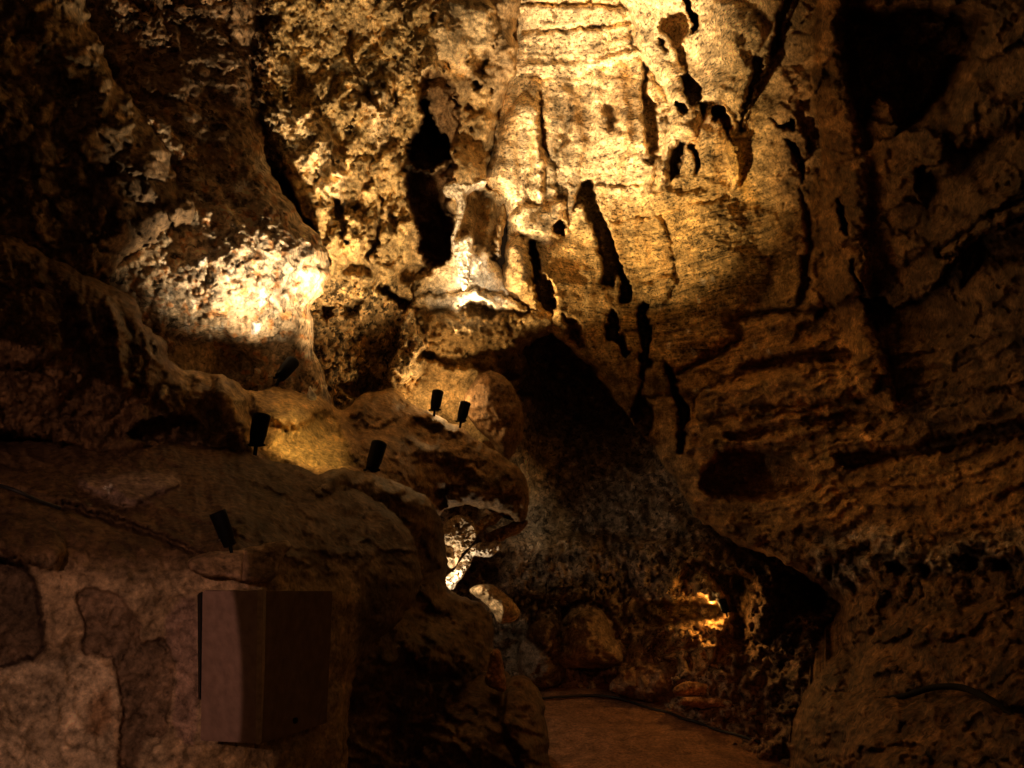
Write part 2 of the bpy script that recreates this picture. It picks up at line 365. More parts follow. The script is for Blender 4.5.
wr.hole([(965,245),(1010,225),(1080,205),(1090,260),(1000,270),(960,290)], .4, 14)
# ledges of the bedded rock
wr.line([(680,372),(693,366),(712,356),(730,347),(742,334),(730,323),(745,316),(771,311),(800,312),(822,310)], [3,3,3,3,4,4,3,3,3,4], .3)
wr.hole([(738,368),(760,356),(808,350),(850,348),(850,362),(800,366),(760,372)], .45, 5); wr.hole([(722,432),(760,424),(831,412),(870,410),(866,422),(800,430),(740,444)], .35, 5)
wr.hole([(697,484),(712,458),(745,447),(775,447),(800,462),(816,484),(790,498),(740,502),(712,500)], .9, 9)
wr.hole([(831,452),(898,445),(960,430),(1060,412),(1060,436),(960,452),(905,462),(850,470)], .45, 8)
wr.lump([(694,398),(720,384),(760,372),(840,366),(880,376),(860,400),(780,404),(730,412),(700,420)], .3, 12, under=.1)
wr.lump([(700,440),(735,418),(790,412),(840,420),(800,440),(740,448),(712,462),(696,476)], .26, 10)
# frosted lumps over small hollows, lower right
for (x, y, r) in ((826,556,13),(845,552,14),(866,560,13),(884,545,17),(908,552,15),(934,562,13),(955,550,12),(975,540,15),(1000,548,14),(1030,546,16),(850,577,9),(1062,540,20)):
    pl = [(x+r*math.cos(a)*(1+.2*math.sin(x+a*2)), y+r*.8*math.sin(a)) for a in np.linspace(0, 6.28, 9)[:-1]]
    wr.lump(pl, .2, r*.8)
for q in ([(838,574),(850,572),(860,584),(858,598),(846,590)], [(884,562),(900,560),(910,568),(904,578),(890,576)], [(914,563),(928,562),(934,572),(924,580)],
          [(948,558),(965,553),(982,560),(974,572),(956,572)], [(990,560),(1010,560),(1014,574),(996,572)], [(820,566),(830,566),(834,578),(824,578)]): wr.hole(q, .35, 6)
# the sloping clay bank with the hose
wr.lump([(866,640),(930,612),(1060,590),(1200,560),(1200,840),(900,840),(850,780),(830,730),(850,680)], .35, 50)
wr.lump([(800,720),(850,690),(912,694),(960,690),(1010,708),(1080,760),(1060,860),(820,860)], .35, 24)
wr.rough(.14, 70, low*rgt, 20, 4); wr.rough(.06, 28, low, 21, 5, True); wr.chunks(.07, 15, low*(1-wr.mask([(866,640),(1060,590),(1200,560),(1200,840),(900,840)], 20)), 9)
wr.rough(.012, 7, 1-mid*.5, 22, 3)
wr.paint((.34,.23,.12), 1); wr.paint(TAN, mid); wr.paint(PALE, wr.mask([(480,-60),(780,-60),(760,60),(720,130),(660,200),(560,240),(490,220)], 30)*.8)
wr.paint((.46,.31,.12), fan*.8); wr.paint((.24,.13,.05), rgt*.95); wr.paint((.44,.24,.08), str_m*.8); wr.paint((.13,.08,.045), rgt*(1-low)*sst((wr.U-870)/60)*.8*sst((460-wr.V)/60+.3))  # right side painted darker to carry the fall-off of the lamps
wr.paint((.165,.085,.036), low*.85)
wr.paint((.50,.41,.31), wr.mask([(815,545),(880,525),(925,545),(985,532),(1080,525),(1080,556),(930,572),(880,566),(850,590),(820,575)], 8)*.85*(.6+.9*vnoise(wr.U/5, wr.V/5, 4)))
for q in ([(605,100),(618,100),(620,135),(606,136)], [(562,100),(580,96),(592,120),(584,150),(572,130)], [(612,75),(626,75),(628,110),(616,112)]): wr.paint((.30,.18,.08), wr.mask(q, 7)*.6)
wr.paint((.55,.33,.08), wr.mask([(724,126),(738,136),(748,180),(760,210),(745,200),(732,170)], 6)*.8)
for k, (x, y) in enumerate(((660,305),(688,330),(693,352),(668,345),(700,300),(745,300),(702,282),(640,330),(692,392),(697,390),(708,388),(712,278),(755,345),(770,352))):
    wr.paint(CREAM, wr.mask([(x-1.5,y-3),(x+2,y-2),(x+1.5,y+4),(x-1,y+2)], 1.5)*.7)
wr.paint((.50,.30,.10), mid*sst((wr.V-70)/40)*sst((fbm(wr.U/11, wr.V/90, 301, 4)-.1)*2.5)*.6)
wr.mottle(.4, 14, 1); wr.mottle(.35, 45, 2); wr.mottle(.3, 4, 3); wr.mottle(.5, 22, 7, rgt)
wr.tex['lam'] += mid*.35+str_m*.3+fan*.5; wr.tex['pit'] += mid*.9; wr.tex['chip'] += rgt*.3+low*.3
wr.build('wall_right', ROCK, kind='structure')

# ---- wall_back: inner recess behind the arch
wb = Rock([(420,300),(560,280),(700,300),(900,480),(960,640),(900,760),(700,780),(480,770),(430,640),(420,480)],
  [(430,300,9.6),(560,340,12),(640,340,11),(600,400,11.6),(500,420,10),(560,440,10.8),(620,450,10.4),(560,500,10.1),(640,520,9.4),(500,560,9.4),(700,560,8.6),(780,590,7.8),(860,600,7.0),
   (560,600,9.2),(640,640,8.7),(560,690,8.4),(640,700,8.0),(740,690,7.0),(840,700,6.0),(740,770,6.2),(560,770,7.6),(430,700,8.4)],
  step=2.0, rim=None, seed=11, edge_noise=0, back=0, warp=2.5)
sl = wb.mask([(515,400),(560,420),(620,425),(680,470),(700,530),(600,545),(520,540),(500,470)], 18)
wb.rough(.30, 80, 1, 1, 4); wb.rough(.10, 22, 1-sl*.6, 2, 5, True); wb.rough(.06, 7, 1, 3, 4, False, .5, 1.2)
wb.lump([(505,548),(560,535),(640,540),(720,548),(780,575),(760,640),(640,612),(560,600),(500,590)], .35, 24)
wb.rough(.10, 9, wb.mask([(500,540),(720,540),(790,580),(800,660),(500,620)], 10), 4, 3, True, .45, 1.8)   # hanging fringe
wb.strata(.15, 16, wb.mask([(520,600),(800,600),(820,720),(520,720)], 15), .05, 0, 600, 3, 8)
wb.hole([(517,345),(560,340),(640,400),(665,450),(640,478),(610,455),(570,430),(545,440),(530,400)], .6, 20)
wb.hole([(640,602),(680,600),(722,606),(722,620),(690,622),(650,626),(636,616)], .9, 5)
wb.lump([(560,624),(575,606),(600,606),(612,624),(622,656),(590,664),(562,660)], .45, 16, under=.1)
wb.lump([(524,612),(545,600),(562,612),(560,650),(530,655)], .3, 16)
wb.lump([(692,578),(706,572),(718,584),(727,598),(712,608),(696,598)], .5, 14)
wb.lump([(666,628),(700,621),(724,616),(721,640),(713,660),(700,650),(680,642)], .5, 14)
wb.hole([(690,560),(716,566),(735,590),(732,615),(722,606),(712,580)], .35, 4)
wb.hole([(772,572),(800,575),(826,590),(826,616),(800,620),(778,610)], .5, 6); wb.hole([(730,575),(740,570),(750,600),(748,640),(732,640),(728,610)], .45, 6); wb.line([(758,575),(764,600),(760,625)], 4, -.2)
wb.chunks(.14, 20, wb.mask([(560,630),(900,600),(900,780),(560,720)], 10), 6)
wb.rough(.025, 4, 1, 8, 2)
wb.paint((.30,.21,.14), 1); wb.paint((.52,.43,.31), sl*(.55+.5*vnoise(wb.U/4, wb.V/3, 9))); wb.paint(TAN, wb.mask([(505,450),(545,440),(560,470),(530,500),(508,480)], 12)*.7)
wb.paint(OCHRE, wb.mask([(670,560),(740,560),(740,660),(670,660)], 10)*.7)
wb.paint((.17,.10,.05), sst((wb.U-722)/20)*.85)  # right end darkened in colour to mute lamp light there
wb.mottle(.5, 6, 1); wb.mottle(.35, 24, 2); wb.tex['chip'] += .8
wb.build('wall_back', ROCK, kind='structure')

# ---- wall_left: rugged golden wall, niche and the dark roof slope to the left
wl = Rock([(-180,-110),(200,-110),(560,-110),(530,-40),(520,20),(514,70),(500,110),(492,150),(488,185),(500,190),(506,215),(500,262),(520,290),(545,308),(552,330),(528,345),(520,380),(470,470),(200,520),(-180,520)],
  [(-180,-110,3.4),(80,-110,4.8),(250,-110,6.2),(420,-110,7.4),(540,-110,7.8),(150,80,5.2),(250,60,6.2),(330,60,6.8),(420,40,7.4),(500,30,7.9),(300,180,6.4),(380,180,7.1),
   (440,150,7.7),(480,180,8.0),(500,280,7.9),(350,320,6.8),(420,330,8.0),(500,330,8.2),(420,390,8.3),(250,330,5.6),(200,420,5.0),(-180,420,3.6),(60,300,4.4),(470,460,8.4)],
  step=1.6, rim=(18,.5), seed=23, edge_noise=4, back=1.0, warp=3.5)
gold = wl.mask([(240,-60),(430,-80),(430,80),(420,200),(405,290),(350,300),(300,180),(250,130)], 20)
conc = wl.mask([(60,-60),(250,-60),(270,120),(280,170),(180,260),(90,180)], 18)
chp = wl.mask([(305,290),(405,290),(420,345),(400,400),(330,410),(300,360)], 12)
wl.rough(.25, 110, 1, 1, 3); wl.rough(.10, 40, 1, 2, 5, gain=.45); wl.rough(.022, 13, gold*.8+.2, 3, 4, True)
wl.rough(.09, 46, gold, 4, 4, True, .55, 1.5, 24); wl.chunks(.14, 34, gold, 14, .7, 1.4, 24, crack=.5); wl.chunks(.06, 13, gold, 15, .8, 1.3, 10, crack=.5); wl.chunks(.03, 6, gold, 16, 1, 1, 0)
wl.chunks(.10, 15, conc, 5, 1.2, .8, 30); wl.chunks(.25, 60, conc, 25, 1.2, .8, 30); wl.chunks(.10, 7, chp+conc*.6, 7)
# smooth pale patches in the gold
for q, h in (([(262,112),(300,105),(330,130),(345,165),(342,200),(326,200),(305,180),(280,160)], .3), ([(440,0),(470,-10),(498,10),(494,50),(470,75),(445,62),(432,30)], .28),
             ([(425,55),(440,50),(446,70),(430,80),(416,74)], .2), ([(372,85),(388,90),(390,130),(378,150),(368,120)], .22), ([(345,215),(362,210),(372,240),(360,262),(345,250)], .2)):
    wl.lump(q, h, 14)
wl.hole([(274,170),(284,175),(300,208),(318,238),(330,256),(328,268),(316,250),(300,232),(286,208),(274,188)], .9, 3)
wl.hole([(330,200),(340,198),(346,225),(348,245),(338,232)], .6, 3)
wl.lump([(284,176),(310,175),(330,200),(340,236),(342,258),(330,262),(308,226)], .18, 10)
wl.hole([(376,190),(384,196),(382,240),(372,262),(364,258),(372,225)], .5, 4); wl.hole([(390,180),(398,200),(396,235),(388,220)], .35, 4)
wl.hole([(350,20),(358,40),(352,70),(344,45)], .3, 4); wl.hole([(395,50),(402,70),(398,110),(390,90)], .3, 4)
# the black cavity
wl.hole([(418,84),(422,75),(440,70),(450,78),(457,92),(461,118),(458,140),(452,150),(456,160),(450,180),(446,192),(452,205),(456,225),(452,245),(446,262),(436,268),(424,258),
         (418,240),(410,205),(405,180),(404,150),(414,132),(420,118),(419,100)], 1.1, 4)
wl.hole([(420,98),(430,100),(433,117),(443,131),(455,157),(441,163),(427,173),(410,166),(406,146),(419,124)], 3.2, 5)
wl.lump([(424,88),(440,82),(450,88),(446,98),(432,102),(424,98)], .25, 8); wl.lump([(448,96),(456,104),(458,122),(452,126),(447,112)], .3, 5)
wl.hole([(406,168),(430,172),(456,160),(452,196),(454,230),(450,258),(436,266),(422,258),(416,236),(408,205)], 1.8, 5)
wl.lump([(420,176),(440,170),(452,180),(448,194),(430,200),(418,192)], .35, 10); wl.lump([(414,216),(426,212),(432,218),(426,225),(416,226)], .6, 6)
wl.hole([(424,205),(440,200),(450,214),(448,240),(436,256),(424,244)], .5, 8)
for q in ([(468,48),(486,46),(490,60),(484,76),(470,70)], [(472,80),(480,80),(481,92),(474,92)], [(462,98),(470,100),(472,112),(464,110)], [(468,124),(476,126),(475,136),(468,135)],
          [(488,86),(494,88),(492,98),(487,96)], [(444,142),(454,144),(454,156),(446,152)], [(430,10),(437,14),(435,26),(429,22)]): wl.hole(q, .35, 4)
wl.lump([(468,120),(480,112),(494,118),(492,135),(478,142),(468,134)], .22, 9)
wl.lump([(455,150),(470,148),(484,165),(484,184),(470,190),(455,182)], .3, 10)
# hollow behind the white stalactite and its sides
wl.hole([(466,192),(474,187),(484,187),(497,193),(503,204),(500,222),(496,246),(501,262),(488,258),(480,250),(474,254),(471,236),(456,246),(460,225)], .75, 4)
wl.line([(482,196),(481,220),(478,250)], [5,5,4], .3)
wl.hole([(404,268),(418,262),(424,270),(412,285),(400,283)], .6, 4); wl.hole([(424,256),(440,262),(436,272),(420,284),(414,300),(410,290),(418,272)], .5, 4)
wl.hole([(376,284),(384,284),(398,292),(410,300),(402,312),(390,302),(380,296)], .8, 4)
wl.hole([(320,308),(330,306),(334,316),(326,322)], .5, 3); wl.hole([(338,308),(352,302),(366,300),(360,312),(345,318)], .5, 4)
wl.hole([(343,268),(360,260),(372,270),(358,276),(345,278)], .3, 3)
# drape left of the niche
wl.lump([(402,302),(416,312),(424,340),(426,372),(410,382),(384,386),(392,360),(400,330)], .45, 14, under=.1)
wl.line([(408,310),(404,340),(390,378)], 2.5, -.15); wl.line([(414,318),(414,350),(402,380)], 2, -.1)
# niche ledges
wl.lump([(412,300),(440,292),(500,292),(528,306),(520,312),(480,308),(450,310),(416,308)], .08, 9, under=.15)
wl.hole([(462,306),(480,302),(498,308),(494,320),(478,318),(464,316)], .5, 4)
wl.lump([(420,320),(440,314),(470,322),(500,318),(512,335),(495,346),(450,340),(424,338)], .12, 12); wl.chunks(.05, 9, wl.mask([(415,312),(515,312),(515,346),(415,340)], 5), 9)
wl.hole([(420,348),(452,352),(500,346),(530,350),(530,378),(500,384),(470,372),(440,366),(420,360)], .7, 6)
wl.lump([(426,352),(460,352),(495,350),(500,366),(470,370),(440,362)], .4, 12)
wl.hole([(340,380),(370,372),(384,388),(360,400),(345,395)], .4, 6)
wl.hole([(505,345),(560,330),(560,400),(520,420),(500,395)], .8, 8)
wl.line([(72,-60),(90,10),(120,75),(175,150),(215,195)], [14,16,14,10,6], .5)
wl.rough(.02, 6, 1, 12, 3)
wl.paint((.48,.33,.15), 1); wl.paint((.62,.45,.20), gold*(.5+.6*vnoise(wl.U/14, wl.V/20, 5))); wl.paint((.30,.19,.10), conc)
for q in ([(262,112),(300,105),(330,130),(345,165),(342,200),(326,200),(305,180),(280,160)], [(440,0),(470,-10),(498,10),(494,50),(470,75),(445,62),(420,80),(432,30)], [(452,200),(500,240),(525,270),(528,304),(410,304),(440,270)],
          [(440,185),(484,180),(500,190),(470,196),(455,200)], [(402,306),(424,330),(426,372),(395,380)], [(372,85),(388,90),(390,130),(378,150),(368,120)]): wl.paint((.80,.62,.36), wl.mask(q, 6)*.75)
wl.paint(CREAM, wl.mask([(455,240),(500,250),(520,285),(524,304),(430,304),(456,280)], 8)*.8)
wl.paint((.34,.24,.13), wl.mask([(500,-20),(530,-20),(516,70),(494,110),(488,80),(470,95),(455,85),(490,50)], 8)*.8)
wl.paint((.26,.15,.07), wl.mask([(419,84),(424,76),(440,71),(450,78),(456,92),(460,118),(457,140),(448,150),(430,160),(410,160),(406,146),(419,124)], 3)*.8)  # shade of the cavity painted in as dark brown
wl.paint((.24,.13,.06), wl.mask([(406,168),(430,172),(456,160),(452,196),(454,230),(450,258),(436,266),(422,258),(416,236),(408,205)], 3)*.85)  # shade of the lower cavity painted in likewise
wl.mottle(.3, 9, 1); wl.mottle(.3, 30, 2); wl.mottle(.3, 4, 3, chp+conc)
wl.tex['chip'] += conc*1.0+chp+.25; wl.tex['pit'] += gold*.3
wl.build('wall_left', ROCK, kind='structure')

# ---- white stalactite in front of the hollow
st = Rock([(444,192),(447,184),(458,180),(472,182),(484,178),(486,184),(474,187),(467,194),(465,210),(459,228),(456,240),(470,236),(473,252),(470,272),(467,288),(462,289),(458,270),(453,252),(450,240),(455,225),(457,208),(454,198)],
  [(440,180,7.5),(490,180,7.6),(455,220,7.45),(460,290,7.7),(470,240,7.6)], step=.8, rim=(5,.12), seed=31, edge_noise=1.2, back=.35, warp=1.0)
st.rough(.03, 6, 1, 1, 4, True); st.line([(455,250),(470,240)], 1.2, .05); st.paint((.85,.74,.56), 1); st.mottle(.3, 4, 1)
st.build('stalactite', ROCK, label='pale forked stalactite hanging over the hollow beside the black cavity', cat='stalactite')

# ---- conglomerate bulge
cb = Rock([(90,268),(120,245),(150,215),(165,185),(150,150),(110,90),(84,30),(60,-110),(160,-120),(250,-110),(262,-20),(256,60),(262,120),(264,150),(270,168),(278,185),(300,215),(322,240),(330,262),(326,285),(312,305),(314,330),(316,352),(330,400),(320,440),(150,440),(100,330)],
  [(80,-100,5.3),(250,-100,6.2),(100,20,5.2),(250,40,5.95),(160,120,4.95),(255,120,5.6),(200,60,5.5),(100,270,4.2),(200,220,4.65),(270,170,5.4),(325,262,5.3),(280,240,4.95),(230,300,4.6),(300,300,5.2),(310,340,5.4),(240,360,5.1),(180,350,4.8),(320,430,5.6),(150,430,4.8)],
  step=1.5, rim=(24,.5), seed=41, edge_noise=2.5, back=.8)
cb.hole([(165,328),(200,322),(240,330),(262,345),(258,380),(220,384),(175,366)], .22, 22)
cb.rough(.12, 50, 1, 1, 4); cb.chunks(.026, 12, 1, 2, 1.4, .8, -25); cb.chunks(.014, 6, 1, 3, 1.3, .8, -20); cb.rough(.02, 5, 1, 5, 3)
cb.line([(214,190),(240,235),(256,260)], 5, -.06)
cb.paint((.50,.37,.22), 1); cb.paint((.80,.64,.44), cb.mask([(215,200),(265,175),(325,262),(310,300),(240,300),(160,300)], 25)*.75)
cid = worley(cb.U/7, cb.V/7, 5); cb.C *= (.75+.5*cid[2])[..., None]; cb.paint(CREAM, (cid[2] > .93)*(cid[1] > .25)*.8)
cb.paint((.52,.22,.06), sst((fbm(cb.U/10, cb.V/10, 77, 4)-.25)*3)*.8)
for q in ([(195,262),(201,258),(207,259),(203,265),(197,265)], [(250,330),(254,325),(260,326),(257,332),(252,335)]): cb.lump(q, .05, 3); cb.paint((.95,.92,.85), cb.mask(q, 1))
for q in ([(256,155),(266,155),(272,165),(266,175),(258,170)], [(235,185),(248,180),(252,187),(238,192)]): cb.paint((.8,.75,.66), cb.mask(q, 2))
cb.paint((.24,.15,.08), sst((185-cb.V+(cb.U-180)*.5)/110)*.8); cb.chunks(.12, 46, sst((150-cb.V)/80), 12, 1.2, .8, 30, crack=.3)  # painted darker upwards, as the lamp light fades
cb.mottle(.3, 20, 1); cb.tex['chip'] += .7
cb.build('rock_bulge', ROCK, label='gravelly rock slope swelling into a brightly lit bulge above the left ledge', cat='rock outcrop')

# ---- dark upper left mass with embedded blocks
ul = Rock([(-200,-120),(40,-120),(78,-60),(84,0),(112,72),(140,110),(168,150),(178,180),(196,196),(206,215),(176,236),(130,262),(80,290),(-200,330)],
  [(-200,-100,2.4),(0,0,3.4),(80,0,3.9),(110,90,4.0),(180,190,4.3),(60,150,3.6),(0,250,3.3),(-180,250,2.5)],
  step=2.0, rim=(30,.8), seed=51, edge_noise=4, back=1.0)
ul.rough(.2, 60, 1, 1, 4); ul.chunks(.17, 34, 1, 2, 1, 1, 20); ul.chunks(.08, 14, 1, 4, crack=.3); ul.rough(.02, 14, 1, 5, 4)
for q in ([(38,22),(54,18),(64,38),(52,50),(40,42)], [(60,58),(86,44),(104,60),(88,74),(70,84)], [(92,84),(110,70),(118,84),(104,112),(94,108)], [(112,112),(132,94),(144,106),(130,134),(114,132)], [(0,18),(14,10),(18,30),(4,50),(-10,40)]): ul.lump(q, .14, 5, sm=False)
ul.paint((.26,.17,.09), 1); ul.paint((.34,.235,.12), ul.mask([(-60,-60),(70,-40),(140,100),(140,140),(40,120),(-40,80)], 15)*.7); ul.paint(DARK, ul.mask([(-100,120),(120,150),(170,200),(100,260),(-100,300)], 25)*.5)
ul.mottle(.6, 12, 1); ul.mottle(.2, 5, 2); ul.tex['chip'] += .4
ul.build('overhanging_rock', WET, label='dark overhanging rock with embedded blocks in the upper left corner', cat='rock outcrop')

# ---- brown knobbly mass at the left edge
bl = Rock([(-200,232),(0,232),(50,258),(100,280),(134,300),(144,324),(163,337),(168,358),(186,370),(210,372),(236,382),(248,395),(252,420),(262,446),(276,470),(200,480),(140,470),(60,470),(-200,480)],
  [(-200,250,2.3),(0,260,3.0),(80,300,3.2),(140,330,3.5),(180,380,3.8),(0,400,3.0),(240,400,4.1),(250,450,3.9),(120,460,3.3),(-180,460,2.4),(60,350,2.9)],
  step=1.8, rim=(24,.5), seed=61, edge_noise=3, back=.8)
bl.rough(.26, 55, 1, 1, 4); bl.chunks(.14, 34, 1, 11, 1, 1, 0, crack=.1); bl.rough(.10, 20, 1, 2, 4, True); bl.lump([(-10,300),(40,290),(64,320),(60,350),(20,370),(-20,350)], .2, 22); bl.lump([(70,300),(100,290),(128,330),(122,370),(104,380),(84,340)], .18, 16)
bl.line([(108,300),(118,340),(122,385)], 4, -.12); bl.line([(136,320),(150,360),(146,400)], 5, -.12)
bl.hole([(126,430),(150,418),(190,416),(198,428),(194,442),(160,444),(134,442)], .35, 5); bl.hole([(-40,430),(60,440),(90,456),(60,480),(-40,480)], .4, 8)
bl.lump([(214,378),(240,384),(252,400),(254,430),(236,440),(218,415)], .12, 12); bl.chunks(.05, 12, bl.mask([(0,360),(120,380),(120,440),(0,440)], 10), 5)
bl.lump([(160,386),(167,384),(168,396),(162,400)], .04, 3)
bl.rough(.015, 6, 1, 9, 3); bl.paint((.19,.11,.05), 1); bl.paint((.46,.30,.12), bl.mask([(180,370),(250,380),(262,450),(200,440)], 12)*.8); bl.paint(CREAM, bl.mask([(161,386),(168,383),(167,396),(162,400)], 1)*.8)
bl.mottle(.45, 14, 1); bl.tex['chip'] += .3
bl.build('knobbly_rock', WET, label='brown knobbly rock mass at the left edge under the overhang', cat='rock outcrop')

# ---- lit ledge in the middle with the spotlights
lg = Rock([(228,384),(248,390),(283,389),(320,396),(334,408),(346,410),(358,397),(384,388),(400,392),(414,403),(432,413),(456,425),(478,440),(504,458),(522,472),(529,488),(529,508),(522,522),(508,519),(490,509),(466,505),(446,509),(438,520),(432,540),(420,560),(330,560),(250,520),(220,470)],
  [(230,390,4.7),(283,395,5.0),(320,405,5.3),(350,415,5.9),(390,390,7.3),(440,415,7.5),(470,435,7.3),(500,450,7.1),(525,490,6.9),(500,540,6.8),(440,470,6.2),(445,530,6.5),(380,450,5.4),(330,450,4.8),(280,450,4.3),(300,490,4.0),(380,510,4.6),(330,550,4.0),(240,470,4.0)],
  step=1.5, rim=(16,.35), seed=71, edge_noise=2.5, back=.8)
lg.rough(.18, 50, 1, 1, 4); lg.rough(.07, 18, 1, 2, 4, True); pan = lg.mask([(266,446),(281,426),(311,424),(313,415),(334,416),(342,436),(362,470),(339,470),(299,464)], 4, False)
lg.hole([(264,448),(281,426),(311,424),(313,414),(336,414),(342,436),(364,472),(339,472),(299,466)], .12, 3, False)
lg.lump([(240,384),(293,396),(319,395),(333,411),(313,415),(310,424),(281,425),(254,420)], .22, 9); lg.line([(248,392),(256,416),(250,436)], 2, .1)
lg.lump([(350,440),(400,440),(408,470),(412,500),(396,494),(370,484)], .15, 12); lg.line([(398,444),(402,470),(412,496)], 2.5, -.08)
lg.hole([(405,420),(430,418),(446,432),(430,448),(410,440)], .3, 8); lg.hole([(410,460),(440,450),(480,470),(470,500),(430,496)], .22, 14)
lg.lump([(350,410),(385,392),(404,404),(396,420),(370,428)], .18, 12); lg.line([(346,410),(360,440),(364,470)], 4, .14); lg.line([(420,400),(450,430),(490,440)], 5, -.12)
for q in ([(452,508),(470,500),(484,512),(478,524),(458,524)], [(486,520),(504,510),(514,518),(500,532)], [(430,492),(446,490),(450,506),(436,510)]): lg.hole(q, .3, 4)
lg.rough(.012, 6, 1-pan*.6, 9, 3)
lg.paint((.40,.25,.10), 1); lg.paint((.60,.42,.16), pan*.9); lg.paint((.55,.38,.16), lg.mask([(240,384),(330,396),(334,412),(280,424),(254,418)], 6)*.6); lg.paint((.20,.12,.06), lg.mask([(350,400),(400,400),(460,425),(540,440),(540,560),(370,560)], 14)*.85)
lg.mottle(.4, 12, 1); lg.mottle(.2, 4, 2); lg.tex['chip'] += .2
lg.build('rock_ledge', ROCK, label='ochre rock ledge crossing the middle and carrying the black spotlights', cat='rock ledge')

# ---- rounded boulder between niche and passage
def boulder(name, pts, d, label, col, mat=None, seed=1, rim=.5, rough=.06, back=.5, group=None, step=1.5, size=14, extra=None, dv=0.0):
    ys = [p[1] for p in pts]; mid_y = (min(ys)+max(ys))/2; m = max(max(p[0] for p in pts)-min(p[0] for p in pts), max(ys)-min(ys))
    b = Rock(pts, lambda U, V: d+dv*(mid_y-V)/100.0, step=step, rim=(m*.45, rim), seed=seed, edge_noise=1.5, back=back, warp=2)
    b.rough(rough*2, size*2.5, 1, 1, 4); b.rough(rough, size, 1, 2, 4, True); b.rough(rough*.3, 5, 1, 3, 3); b.paint(col, 1)
    if extra: extra(b)
    b.mottle(.4, 10, 1); b.tex['chip'] += .3
    return b.build(name, mat or ROCK, label=label, cat={'lit_rock': 'rock'}.get(name, name), group=group)
boulder('boulder', [(464,400),(474,380),(490,370),(508,380),(520,402),(524,430),(514,452),(504,462),(488,440),(470,420)], 7.6, 'rounded brown boulder under the niche at the mouth of the dark passage', (.22,.13,.065), seed=81, rim=.5, rough=.03)

# ---- dark flank below the ledge
fl = Rock([(330,470),(390,480),(425,496),(440,520),(446,548),(447,575),(452,592),(474,600),(490,614),(494,640),(500,660),(520,700),(520,800),(330,820),(290,700),(300,520)],
  [(330,480,3.9),(400,500,4.6),(440,530,5.2),(446,585,5.4),(490,620,5.5),(500,690,5.2),(350,600,3.7),(420,650,4.3),(340,760,3.2),(500,780,4.8)],
  step=2.0, rim=(16,.5), seed=91, edge_noise=3, back=.7)
fl.rough(.25, 70, 1, 1, 4); fl.rough(.10, 24, 1, 2, 5, True); fl.strata(.14, 20, 1, .7, 0, 400, 4, 16); fl.lump([(400,640),(450,625),(480,640),(474,670),(430,675)], .2, 18)
fl.rough(.02, 6, 1, 9, 3); fl.paint((.16,.10,.05), 1); fl.mottle(.45, 14, 1); fl.tex['chip'] += .3
fl.build('rock_flank', WET, label='dark brown rock flank between the plastered wall and the passage', cat='rock outcrop')

# ---- rock tongues lit by the hidden lamp
def tongue(pts, d, label, col, seed, dv=0):
    return boulder('lit_rock', pts, d, label, col, seed=seed, rim=.16, rough=.045, back=.4, step=.8, size=6, dv=dv)
tongue([(439,529),(449,520),(462,516),(474,522),(478,538),(467,548),(460,558),(453,568),(446,564),(440,548)], 7.0, 'pale rock tongue glowing above the hidden lamp beside the dark flank', (.62,.46,.28), 95)
tongue([(440,584),(446,576),(456,570),(463,556),(472,547),(482,543),(496,541),(500,547),(490,557),(475,556),(469,566),(460,580),(450,590),(442,589)], 6.9, 'white rock lip lit by the hidden lamp above the tan boulder', (.75,.62,.46), 96)
tongue([(470,533),(476,524),(488,515),(503,507),(506,512),(496,522),(482,530),(474,537)], 7.1, 'short ochre rock tongue tucked beneath the end of the ledge', (.50,.32,.14), 97)
tongue([(484,536),(500,528),(516,522),(528,520),(524,530),(508,538),(494,544)], 7.2, 'reddish rock tongue pointing right under the tip of the ledge', (.34,.19,.10), 98)

boulder('boulder', [(470,590),(486,584),(500,590),(514,602),(520,614),(512,622),(498,622),(492,612),(480,600)], 6.95, 'tan lit boulder lying just right of the hidden lamp', (.60,.40,.20), seed=101, rim=.30, rough=.03, back=.4, step=1.0)
boulder('boulder', [(558,664),(566,632),(580,612),(600,610),(612,634),(624,662),(596,668)], 7.9, 'dark conical boulder at the back of the passage floor', (.26,.18,.11), seed=103, rim=.4, rough=.05)
boulder('boulder', [(518,670),(522,640),(540,618),(560,626),(566,660),(560,684),(530,688)], 8.0, 'dark boulder left of the conical one behind the path', (.22,.15,.10), seed=105, rim=.4, rough=.06)
boulder('boulder', [(610,690),(625,670),(660,664),(690,676),(684,696),(650,702)], 7.5, 'low dark boulder at the far edge of the path', (.24,.15,.09), seed=107, rim=.3, rough=.06)
boulder('stone', [(672,690),(682,683),(700,682),(711,688),(704,695),(680,697)], 7.0, 'flat orange lit stone, upper of the pair beside the path', (.50,.26,.10), seed=109, rim=.12, rough=.02, back=.3, step=1.0)
boulder('stone', [(680,704),(686,697),(712,698),(734,700),(732,706),(700,708)], 6.8, 'long flat stone, lower of the pair beside the path', (.42,.22,.10), seed=111, rim=.12, rough=.02, back=.3, step=1.0)

boulder('stone', [(307,398),(308,391),(310,386),(313,390),(317,397),(314,400)], 4.75, 'tiny pointed rock tip on the crest of the ledge, its lamplight painted white', (.95,.9,.8), seed=113, rim=.05, rough=.01, back=.1, step=.6)  # white colour stands in for lamplight on a rock tip

